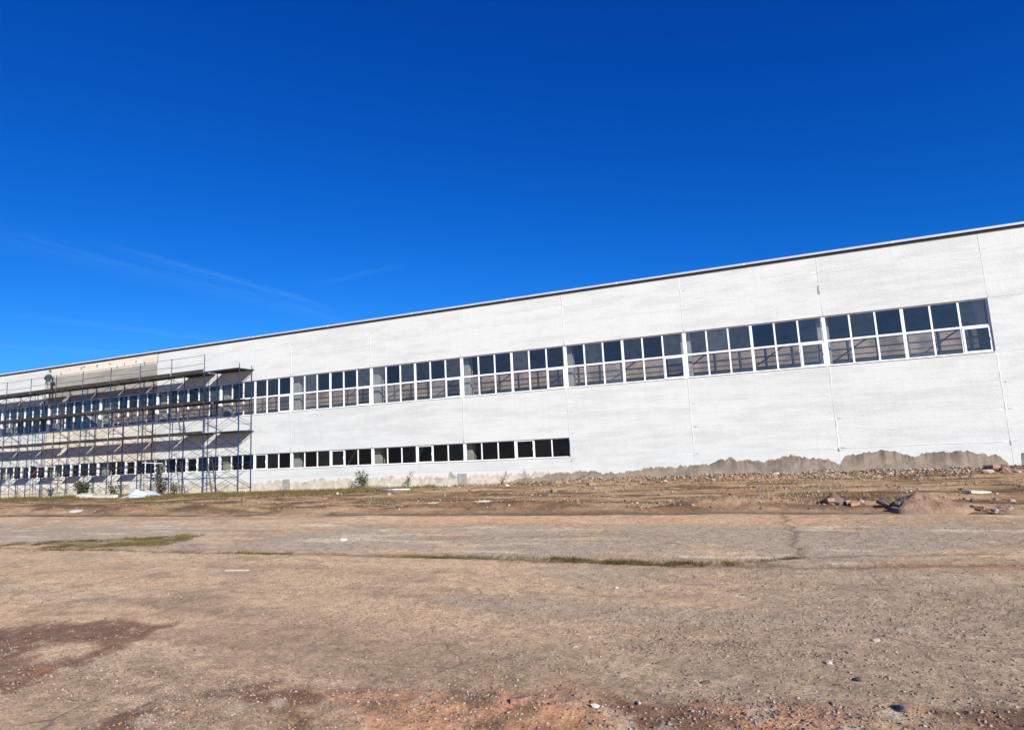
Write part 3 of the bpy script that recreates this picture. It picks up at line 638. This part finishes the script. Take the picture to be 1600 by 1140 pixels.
# ------------------------------------------------------------------ worker on the top deck
def skinned(name, mat, verts, edges, parent, root=0, sub=2, loc=(0, 0, 0)):
    me = bpy.data.meshes.new(name); me.from_pydata([v[:3] for v in verts], edges, []); me.update()
    o = link(name, me, parent, loc)
    sk = o.modifiers.new('skin', 'SKIN'); o.modifiers.new('sub', 'SUBSURF').levels = sub; o.modifiers[-1].render_levels = sub
    sk.use_smooth_shade = True
    for i, v in enumerate(verts):
        r = v[3] if isinstance(v[3], tuple) else (v[3], v[3]); me.skin_vertices[0].data[i].radius = r; me.skin_vertices[0].data[i].use_root = (i == root)
    me.materials.append(mat); return o
wk = empty('person', (-58.92, -.72, LV[4]-.045)); wk.rotation_euler = (0, 0, math.radians(12))
tag(wk, 'worker in dark teal jacket and khaki trousers standing on the top scaffold deck', 'person')
# local: faces +Y (the wall); elbows out
skinned('body', MAT['skin'], [(0,0,.86,.10),(0,.02,1.10,.11),(0,.05,1.32,.10),(0,.08,1.43,.05),(0,.11,1.50,.055),(0,.12,1.60,.085),(0,.115,1.67,.05),
    (-.17,.04,1.34,.055),(-.33,.0,1.13,.042),(-.20,.18,.98,.034),(-.15,.22,.94,.03),(.17,.04,1.34,.055),(.33,-.0,1.14,.042),(.22,.20,1.02,.034),(.17,.24,.99,.03),
    (-.10,0,.80,.08),(-.12,.02,.46,.055),(-.13,-.02,.09,.04),(.10,0,.80,.08),(.12,.05,.46,.055),(.14,.0,.09,.04)],
    [(0,1),(1,2),(2,3),(3,4),(4,5),(5,6),(2,7),(7,8),(8,9),(9,10),(2,11),(11,12),(12,13),(13,14),(0,15),(15,16),(16,17),(0,18),(18,19),(19,20)], wk)
for s, hx, hy, hz in ((-1, -.15, .22, .94), (1, .17, .24, .99)):
    vs = [(hx, hy, hz, .022), (hx-s*.02, hy+.05, hz-.02, .024)]; es = [(0, 1)]
    for i in range(5):
        a = (i-2)*.014; L = (.04, .055, .06, .056, .045)[i] if i else .035
        b = len(vs)
        if i == 0: vs += [(hx-s*.045, hy+.03, hz+.015, .008), (hx-s*.065, hy+.055, hz+.02, .007)]
        else: vs += [(hx-s*.03, hy+.075, hz-.02+a, .008), (hx-s*.045, hy+.075+L*.6, hz-.03+a, .007)]
        es += [(1 if i else 0, b), (b, b+1)]
    skinned('hand', MAT['skin'], vs, es, wk, 0, 1)
skinned('jacket', MAT['jacket'], [(0,0,.72,(.18,.125)),(0,0,.86,(.18,.125)),(0,.02,1.06,(.165,.12)),(0,.05,1.30,(.19,.12)),(0,.075,1.40,.085),
    (-.19,.04,1.33,.075),(-.34,.0,1.12,.062),(-.215,.16,.99,.05),(.19,.04,1.33,.075),(.34,-.0,1.13,.062),(.235,.18,1.03,.05)],
    [(0,1),(1,2),(2,3),(3,4),(3,5),(5,6),(6,7),(3,8),(8,9),(9,10)], wk)
skinned('trousers', MAT['trousers'], [(0,0,.90,(.15,.11)),(-.10,0,.78,.105),(-.125,.02,.46,.078),(-.135,-.02,.12,.062),(.10,0,.78,.105),(.125,.05,.46,.078),(.145,.0,.12,.062)],
    [(0,1),(1,2),(2,3),(0,4),(4,5),(5,6)], wk)
for x, y in ((-.135, -.02), (.145, 0)):
    skinned('boot', MAT['boot'], [(x, y-.05, .05, .05), (x, y+.05, .045, .048), (x*1.08, y+.17, .035, .035), (x, y-.01, .13, .055)], [(0, 1), (1, 2), (0, 3)], wk, 0, 1)
skinned('cap', MAT['hair'], [(0,.10,1.66,.092),(0,.12,1.70,.075),(0,.22,1.66,.03)], [(0,1),(0,2)], wk, 0, 2)

# ------------------------------------------------------------------ stones and rubble
def rock_mesh(name, mat, seed, flat=.6, sub=1, cube=False):
    r = random.Random(seed); bm = bmesh.new()
    if cube: bmesh.ops.create_cube(bm, size=1.1); bmesh.ops.subdivide_edges(bm, edges=bm.edges[:], cuts=1, use_grid_fill=True)
    else: bmesh.ops.create_icosphere(bm, subdivisions=sub, radius=.5)
    for v in bm.verts:
        v.co *= r.uniform(.72, 1.2) if not cube else r.uniform(.86, 1.08); v.co.z *= flat; v.co.x *= 1.25
    me = bpy.data.meshes.new(name); bm.to_mesh(me); bm.free(); me.materials.append(mat); return me
RM = {k: [rock_mesh(k, MAT[k], 10*i+hash_, .62, 1) for i in range(4)] for k, hash_ in (('stone', 1), ('darkstone', 2), ('whitestone', 3))}
RM['brickred'] = [rock_mesh('brickred', MAT['brickred'], 40+i, .55, 1, True) for i in range(4)]
ORD = ['leftmost', 'second from left', 'third from left', 'fourth from left', 'fifth from left', 'sixth from left', 'seventh from left', 'eighth from left', 'ninth from left', 'tenth from left', 'eleventh from left', 'twelfth from left']
WORD = {'stone': 'grey stone', 'darkstone': 'dark clod', 'whitestone': 'pale lump', 'brickred': 'red brick piece'}
def put(name, kind, x, y, s, label, cat, group, sink=.15, rz=None):
    z = gz(x, y); me = random.choice(RM[kind])
    o = link(name, me, None, (x, y, z+s*(.3-sink)), (random.uniform(-.25, .25), random.uniform(-.25, .25), random.uniform(0, 6.28) if rz is None else rz))
    o.scale = (s*random.uniform(.8, 1.3), s*random.uniform(.7, 1.0), s*random.uniform(.7, 1.1)); tag(o, label, cat, group); return o
def put_all(name, items, where, cat, group, sink=.15):
    """items (x, y, size, kind): placed, then labelled by kind and order seen from the camera, left to right"""
    for kd in WORD:
        L = sorted([i for i in items if i[3] == kd], key=lambda i: math.atan2(i[0]-CX, i[1]+CD))
        for n, (x, y, s, k) in enumerate(L):
            lab = (ORD[n]+' of the '+WORD[kd]+'s ' if len(L) > 1 else 'the only '+WORD[kd]+' ')+where
            put(name, kd, x, y, s, lab, cat, group, sink)
BIG = [(-10.76,-24.06,.05,'stone'),(-9.61,-24.58,.05,'darkstone'),(-8.40,-24.73,.085,'darkstone'),(-8.58,-24.25,.06,'darkstone'),(-10.28,-25.21,.06,'whitestone'),
       (-10.6,-25.15,.045,'brickred'),(-10.01,-25.08,.05,'whitestone'),(-10.0,-24.26,.05,'darkstone'),(-8.75,-23.94,.06,'whitestone'),
       (-8.32,-23.21,.06,'stone'),(-10.07,-23.63,.055,'darkstone'),(-11.38,-21.74,.07,'darkstone'),(-10.93,-21.66,.07,'whitestone'),(-14.2,-25.49,.05,'darkstone')]
put('brick_fragment', 'brickred', -10.8, -25.26, .085, 'broken orange red brick half sunk in the brick dust at the front', 'brick', None)
put_all('loose_stone', BIG, 'lying loose on the near yard', 'stone', 'loose stones on the foreground dirt')
r_ = random.Random(5)
L = []
for i in range(24):
    L.append((r_.triangular(-22, 2, -6), -r_.uniform(.4, 2.2), r_.uniform(.17, .32), ('whitestone', 'stone', 'darkstone', 'brickred')[i % 4]))
put_all('rubble_lump', L, 'in the rubble along the wall foot', 'rubble', 'rubble along the foot of the wall', .2)
L = []
for i in range(12):
    L.append((r_.uniform(-29, -14), -r_.uniform(3, 12), r_.uniform(.14, .26), ('whitestone', 'stone', 'darkstone', 'brickred')[i % 4]))
put_all('debris_lump', L, 'on the rough strip before the wall', 'rubble', 'lumps on the rough strip')
# gravel and crumbs: one uncountable mass
def gravel(name, n, gen, smin, smax, cols_, label, pw=2.5):
    V = []; Fc = []; C = []
    base = np.array([(1,0,0),(-1,0,0),(0,1,0),(0,-1,0),(0,0,1),(0,0,-1)], float); tri = [(0,2,4),(2,1,4),(1,3,4),(3,0,4),(2,0,5),(1,2,5),(3,1,5),(0,3,5)]
    P = gen(n); n = len(P); z = gh(P[:, 0], P[:, 1])
    s = smin+(smax-smin)*RNG.random(n)**pw; s *= .5
    ang = RNG.random(n)*6.28; v = base[None]*RNG.uniform(.6, 1.25, (n, 6, 1))*s[:, None, None]*np.array([1.2, .9, .62])+RNG.normal(0, .12, (n, 6, 3))*s[:, None, None]
    ca, sa = np.cos(ang)[:, None], np.sin(ang)[:, None]
    X = v[..., 0]*ca-v[..., 1]*sa; Y = v[..., 0]*sa+v[..., 1]*ca
    v = np.stack([X+P[:, :1], Y+P[:, 1:2], v[..., 2]+z[:, None]+s[:, None]*.28], -1).reshape(-1, 3)
    f = (np.array(tri)[None]+np.arange(n)[:, None, None]*6).reshape(-1, 3)
    me = bpy.data.meshes.new(name); me.vertices.add(len(v)); me.vertices.foreach_set('co', v.ravel()); me.loops.add(f.size); me.loops.foreach_set('vertex_index', f.ravel().astype(np.int32))
    me.polygons.add(len(f)); me.polygons.foreach_set('loop_start', (np.arange(len(f))*3).astype(np.int32)); me.update(); me.validate()
    cl = np.array(cols_)[RNG.integers(0, len(cols_), n)]*RNG.uniform(.6, 1.0, (n, 1)); a = me.color_attributes.new('soil', 'FLOAT_COLOR', 'POINT')
    cc = np.ones((n, 6, 4)); cc[..., :3] = cl[:, None]; a.data.foreach_set('color', cc.ravel())
    me.materials.append(MAT['gravel']); o = link(name, me); tag(o, label, 'gravel', None, 'stuff'); return o
m, nt, b_ = newmat('gravel_mix', .9, .2); at = nt.nodes.new('ShaderNodeAttribute'); at.attribute_name = 'soil'
nt.links.new(mixc(nt, 1.0, at.outputs['Color'], ramp(nt, noise(nt, coords(nt), 60, 3), (.3, (.8, .8, .8)), (.7, (1.15, 1.15, 1.15))), 'MULTIPLY'), b_.inputs['Base Color']); MAT['gravel'] = m
def fan(r0, r1, keep=None):
    def g(n):
        d = r0*(r1/r0)**RNG.random(n); a = np.radians(RNG.uniform(-66, 21, n)); x = CX+d*np.sin(a); y = -CD+d*np.cos(a); P = np.stack([x, y], 1)
        if keep is not None: P = P[keep(x, y) > RNG.random(n)]
        return P[(P[:, 1] < -.3)]
    return g
TAN = [(.42, .32, .24), (.36, .28, .21), (.50, .42, .34), (.30, .235, .18), (.26, .21, .17), (.17, .14, .12), (.22, .17, .14), (.46, .38, .30), (.44, .30, .21), (.40, .31, .24)]
gravel('fine_gravel', 110000, fan(3.2, 15, lambda x, y: .15+.75*ss(.44, .62, fbm(x*.5, y*.9, 201, 4))+.3*ss(-11, -6, x)), .006, .03, TAN, 'fine loose gravel and grit strewn over the near yard', 3.6)
def kfg(x, y): return np.clip(masks(x, y)['fg']+masks(x, y)['dk']*.8, 0, 1)
gravel('brick_crumbs', 30000, fan(3.2, 9, kfg), .004, .034, [(.48, .22, .14), (.50, .27, .17), (.34, .15, .10), (.42, .30, .22), (.22, .13, .10), (.18, .11, .09), (.44, .34, .26), (.40, .30, .23)], 'red brick crumbs and grit on the front edge and the dark patch', 6)
gravel('rubble_crumbs', 30000, fan(14, 34, lambda x, y: ss(-13.6, -12.6, y)*(.2+.8*ss(.48, .60, fbm(x*.5, y*1.2, 211, 4)))*(.15+.85*ss(.5, .6, fbm(x*2, y*2.4, 213, 3)))*ss(45, 30, np.hypot(x-CX, y+CD))), .03, .13, TAN+[(.16, .11, .08), (.12, .08, .06), (.42, .22, .14), (.55, .48, .40)], 'crumbs of mortar, earth and brick on the rough strip before the wall', 3)
def foot(n):
    x = RNG.uniform(-24, 6, n); y = -np.abs(RNG.normal(0, 1.0, n))-.1; k = ss(-24, -12, x)*.8+.2; P = np.stack([x, y], 1); return P[RNG.random(n) < k]
gravel('wall_foot_rubble', 8000, foot, .03, .17, [(.42, .34, .26), (.40, .31, .23), (.36, .23, .16), (.50, .44, .36), (.22, .16, .12), (.30, .23, .17), (.16, .11, .08), (.25, .18, .13), (.36, .28, .21)], 'white and tan rubble banked along the foot of the wall', 2)

# mounds
def mound(name, cx_, cy2, rx, ry, h, seed, mat, label, cat, asym=0):
    n, k = 90, 34; vs = []; fs = []; rr = np.random.default_rng(seed); z0 = gz(cx_, cy2)-.04
    for j in range(k+1):
        t = j/k
        for i in range(n):
            a = 2*math.pi*i/n; wob = 1+.22*(float(vnoise(np.array([math.cos(a)*1.7+seed]), np.array([math.sin(a)*1.7]), seed)[0])-.5)*2
            x = rx*t*math.cos(a)*wob*(1+asym*math.cos(a)); y = ry*t*math.sin(a)*wob; z = h*(1-t**1.15)*(1-.0*t)
            nz = float(fbm(np.array([x*5+seed]), np.array([y*5]), seed, 4)[0])-.5
            vs.append((x, y, z+nz*.17*(1-t*.5)*min(1, t*4)-.10*max(0, (t-.9)*10)-.02*(t > .99)))
    for j in range(k):
        for i in range(n): fs.append((j*n+i, j*n+(i+1) % n, (j+1)*n+(i+1) % n, (j+1)*n+i))
    m = MB(); m.add(vs, fs); o = m.build(name, mat, None, (cx_, cy2, z0), True); tag(o, label, cat); return o
mound('sand_heap', -5.95, -13.3, .88, .66, .38, 3, MAT['pile'], 'small cone shaped heap of orange sand on the edge of the rough strip', 'sand heap', .18)
mound('earth_heap', -7.55, -12.75, .42, .34, .30, 5, MAT['darkstone'], 'low dark heap of earth and stones left of the sand heap', 'earth heap')
L = [(-7.5+r_.uniform(-.45, .5), -12.95+r_.uniform(-.3, .15), r_.uniform(.09, .2), ('darkstone', 'stone', 'darkstone', 'brickred')[i % 4]) for i in range(14)]
put_all('earth_clod', L, 'on and around the low dark earth heap', 'clod', 'clods of the dark earth heap', -.15)
L = [(r_.uniform(-6.75, -6.25), -13.3+r_.uniform(-.3, .2), r_.uniform(.12, .24), 'darkstone') for i in range(8)]+[(r_.uniform(-5.6, -4.3), -13.45+r_.uniform(-.25, .2), r_.uniform(.07, .16), ('darkstone', 'stone', 'brickred')[i % 3]) for i in range(10)]
put_all('earth_clod', L, 'round the foot of the orange sand heap', 'clod', 'clods round the sand heap', -.2)

# ------------------------------------------------------------------ scrap
def slab(name, x, y, sx, sy, sz, rz, mat, label, cat, tilt=(0, 0), lift=0):
    m = MB(); n = 6; ring = []
    for a, b in ((-1,-1),(0,-1.1),(1,-.9),(1.05,.1),(.9,1),(-.1,.95),(-1.05,.9),(-.95,0)): ring.append((a*sx/2*random.uniform(.92, 1.06), b*sy/2*random.uniform(.85, 1.08)))
    k = len(ring); m.add([(a, b, -sz/2) for a, b in ring]+[(a*.985, b*.97, sz/2) for a, b in ring], [tuple(range(k))[::-1], tuple(range(k, 2*k))]+[(i, (i+1) % k, k+(i+1) % k, k+i) for i in range(k)])
    o = m.build(name, mat, None, (x, y, gz(x, y)+sz/2+lift)); o.rotation_euler = (tilt[0], tilt[1], rz); tag(o, label, cat); return o
W = MAT['whitejunk']
slab('plaster_scrap', -17.26, -21.68, .42, .035, .012, .25, MAT['whitestone'], 'long white plaster strip lying alone on the left of the yard', 'scrap')
slab('plaster_scrap', -17.6, -18.48, .15, .1, .04, .6, MAT['whitestone'], 'small white plaster chunk near the middle of the grey asphalt', 'scrap', (.2, .1))
slab('plaster_scrap', -18.75, -12.55, .4, .1, .03, 0, MAT['whitestone'], 'white plaster slab on the dark edge of the rough strip, left one of the pair', 'scrap')
slab('plaster_scrap', -17.0, -12.6, .36, .1, .04, .2, MAT['whitestone'], 'white plaster slab on the dark edge of the rough strip, right one of the pair', 'scrap')
slab('concrete_slab', -3.9, -9.9, .5, .25, .06, .3, MAT['whitestone'], 'flat pale concrete slab on the rough strip at the far right', 'slab', (.05, .08))
slab('board_scrap', -35.07, -13.1, .5, .2, .06, .3, MAT['whitestone'], 'pale board scrap lying on the strip below the scaffold', 'scrap', (.2, 0))
slab('concrete_slab', -51.6, -2.2, 1.1, .5, .22, .1, W, 'pale concrete block lying in the grass beside the bush under the scaffold', 'block', (.1, .05), .03)
slab('concrete_slab', -48.9, -2.6, 1.8, .5, .16, .05, W, 'long low white slab in the grass left of the blue sheet', 'slab', (.05, .02), .02)
slab('concrete_slab', -24.1, -2.2, .8, .3, .12, .1, MAT['whitestone'], 'pale slab at the foot of the wall beside the grey column shoe', 'slab', (.05, .02), .02)
m = MB(); m.tube((0, 0, .045), (1.9, -.25, .05), .045, 10); z = gz(-26.2, -4.2); o = m.build('plastic_pipe', MAT['pipe'], None, (-26.6, -4.2, z+.03), True); tag(o, 'pale plastic pipe lying in the grass near the wall', 'pipe')
m = MB(); m.tube((0, 0, -.2), (.03, .02, .62), .018, 6); o = m.build('steel_stake', MAT['rust'], None, (-28.3, -11.1, gz(-28.3, -11.1))); tag(o, 'thin rusty steel stake standing in the earth before the scaffold end', 'stake')
# crumpled blue sheet
n = 26; vs = []; fs = []
for j in range(14):
    for i in range(n):
        u, v = i/(n-1), j/13; x = (u-.5)*3.0; y = (v-.5)*1.1
        h = .46*math.sin(math.pi*u)**.6*math.sin(math.pi*v)**.7*(.55+.9*float(fbm(np.array([u*5.]), np.array([v*4.]), 301, 4)[0]))
        vs.append((x+.1*math.sin(v*9), y+.12*math.sin(u*11), h+.03*math.sin(u*23+v*7)))
for j in range(13):
    for i in range(n-1): b = j*n+i; fs.append((b, b+1, b+n+1, b+n))
m = MB(); m.add(vs, fs); o = m.build('plastic_sheet', MAT['sheet'], None, (-45.9, -2.4, gz(-46, -2.4)-.02), True)
sol = o.modifiers.new('solid', 'SOLIDIFY'); sol.thickness = .012
tag(o, 'crumpled pale blue plastic sheet lying in the grass under the scaffold', 'plastic sheet')
slab('plaster_scrap', -45.2, -3.2, .8, .3, .12, .1, MAT['sheet'], 'small folded pale blue scrap in front of the crumpled sheet', 'scrap', (.1, .1), .02)

# ------------------------------------------------------------------ plants
def plant(name, x, y, h, spread, nst, nlf, leaf, label, cat, mat='leaf', seed=1, zmin=.15, lean=0):
    r = random.Random(seed); root = empty(name, (x, y, gz(x, y)-.02)); tag(root, label, cat)
    sm = MB(); lm = MB()
    for s in range(nst):
        a = r.uniform(0, 6.28); L = h*r.uniform(.6, 1.0); sp = spread*r.uniform(.2, 1); p = Vector((r.uniform(-.05, .05), r.uniform(-.05, .05), 0)); seg = 5; pts = [p]
        for q in range(1, seg+1):
            t = q/seg; pts.append(Vector((math.cos(a)*sp*t**1.4+lean*t+r.uniform(-.02, .02), math.sin(a)*sp*t**1.4*.6, L*t)))
        for q in range(seg): sm.tube(pts[q], pts[q+1], .012*h**.5*(1-q/seg*.7)+.003, 4)
        for _ in range(nlf):
            t = r.uniform(zmin, 1); q = min(seg-1, int(t*seg)); b = pts[q].lerp(pts[q+1], t*seg-q); d = Vector((r.gauss(0, 1), r.gauss(0, 1), r.gauss(.2, .7))).normalized()
            u = d.cross(Vector((r.gauss(0, 1), r.gauss(0, 1), r.gauss(0, 1)))).normalized(); l = leaf*r.uniform(.6, 1.3); w = l*.28; o_ = b+d*l*r.uniform(0, .9)
            lm.add([o_, o_+d*l*.5+u*w, o_+d*l, o_+d*l*.5-u*w], [(0, 1, 2, 3)])
    sm.build('stem', MAT['stem'], root); lm.build('foliage', MAT[mat], root); return root
plant('weed_bush', -30.0, -.9, 1.1, .7, 11, 22, .13, 'tall leafy green weed bush against the plinth right of the scaffold', 'bush', seed=2)
plant('weed_bush', -52.4, -1.9, 1.2, .95, 14, 34, .17, 'dark green weed bush between the scaffold legs and the pale block', 'bush', 'leaf', 3)
plant('weed_plant', -43.7, -1.8, .95, .25, 7, 22, .13, 'upright narrow weed in front of the right scaffold bays', 'weed', 'leaf', 4)
plant('weed_plant', -49.5, -1.7, 1.0, .6, 8, 20, .15, 'loose weed growing behind the long low white slab', 'weed', 'leaf', 5)
plant('weed_plant', -46.6, -.6, 1.3, .6, 8, 20, .15, 'weed rising behind the crumpled blue sheet', 'weed', 'darkleaf', 6)
plant('weed_plant', -27.1, -.8, .95, .4, 5, 10, .10, 'thin dry stalks against the plinth right of the tall weed bush', 'weed', 'stem', 7)
plant('weed_plant', -21.6, -.6, .5, .25, 5, 9, .08, 'tiny dry twigs at the wall foot below the last lower window', 'weed', 'stem', 8)
plant('sapling', -47.3, -.18, 3.1, .75, 5, 26, .2, 'dark leafed sapling growing between scaffold and lower windows', 'sapling', 'darkleaf', 9, .3)
plant('weed_plant', -57.5, -.9, .8, .5, 7, 18, .13, 'low dark weed behind the scaffold legs at the far left', 'weed', 'darkleaf', 10)
def grass(name, pts, hmin, hmax, label, mat='grass'):
    n = len(pts); z = gh(pts[:, 0], pts[:, 1]); h = RNG.uniform(hmin, hmax, n); a = RNG.random(n)*6.28; w = h*.09+.003
    dx = np.cos(a)*w; dy = np.sin(a)*w; lx = RNG.normal(0, .4, n)*h; ly = RNG.normal(0, .4, n)*h
    v = np.stack([np.stack([pts[:, 0]-dx, pts[:, 1]-dy, z-.01], 1), np.stack([pts[:, 0]+dx, pts[:, 1]+dy, z-.01], 1), np.stack([pts[:, 0]+lx, pts[:, 1]+ly, z+h], 1)], 1).reshape(-1, 3)
    me = bpy.data.meshes.new(name); me.vertices.add(3*n); me.vertices.foreach_set('co', v.ravel()); me.loops.add(3*n); me.loops.foreach_set('vertex_index', np.arange(3*n).astype(np.int32))
    me.polygons.add(n); me.polygons.foreach_set('loop_start', (np.arange(n)*3).astype(np.int32)); me.update(); me.materials.append(MAT[mat]); o = link(name, me); tag(o, label, 'grass', None, 'stuff')
def along(line, n, w, fn):
    L = [math.hypot(b[0]-a[0], b[1]-a[1]) for a, b in zip(line[:-1], line[1:])]; S = np.concatenate([[0], np.cumsum(L)]); t = RNG.random(n)*S[-1]
    x = np.interp(t, S, [p[0] for p in line])+RNG.normal(0, w*1.2, n); y = np.interp(t, S, [p[1] for p in line])+RNG.normal(0, w, n); k = fn(x, y) > RNG.random(n); return np.stack([x, y], 1)[k]
seg = [(-15.4,-20.03),(-14.54,-20.1),(-13.71,-20.06),(-13.11,-20.1),(-11.94,-20.04),(-10.92,-20.08),(-10.0,-20.05),(-9.3,-19.85),(-8.7,-19.5)]
def dens(x, y): return ss(.42, .58, fbm(x*1.1, y*.2, 401, 3))*.9+.1+ss(-12.3, -11.9, x)*ss(-9.8, -10.2, x)*.5
grass('crack_grass', along(seg, 15000, .045, dens), -.0+.014, .045, 'dry green grass growing in the long crack across the yard')
grass('crack_tufts', along([(-18.9,-20.14),(-17.5,-20.14)], 1400, .04, lambda x, y: x*0+.8), .02, .05, 'short dark grass tufts in the left end of the crack')
P = np.stack([RNG.uniform(-27, -21, 60000), RNG.uniform(-20.6, -18, 60000)], 1); P = P[(masks(P[:, 0], P[:, 1])['gp']*ss(.40, .56, fbm(P[:, 0]*1.6, P[:, 1]*2.5, 431, 4)) > RNG.random(len(P))*1.1)]
grass('grass_patch', P, .02, .06, 'flat dry green grass patch on the left of the yard')
P = np.stack([RNG.uniform(-66, -22, 60000), -np.abs(RNG.normal(3.2, 1.6, 60000))], 1); P = P[(ss(-20, -34, P[:, 0])*ss(.40, .6, fbm(P[:, 0]*.4, P[:, 1]*.7, 411, 4)) > RNG.random(len(P))) & (P[:, 1] < -.4)]
grass('verge_grass', P, .05, .2, 'rough green grass along the foot of the scaffold and wall')
P = np.stack([RNG.uniform(-34, 2, 60000), RNG.uniform(-13, -1, 60000)], 1); P = P[(ss(.58, .72, fbm(P[:, 0]*.5, P[:, 1]*.9, 421, 4)) > RNG.random(len(P)))]
MAT['drygrass'] = simple('dead_grass', (.26, .21, .11), .85, .4, 3)
grass('dry_grass', P, .03, .11, 'sparse dead grass on the rough strip before the wall', 'drygrass')
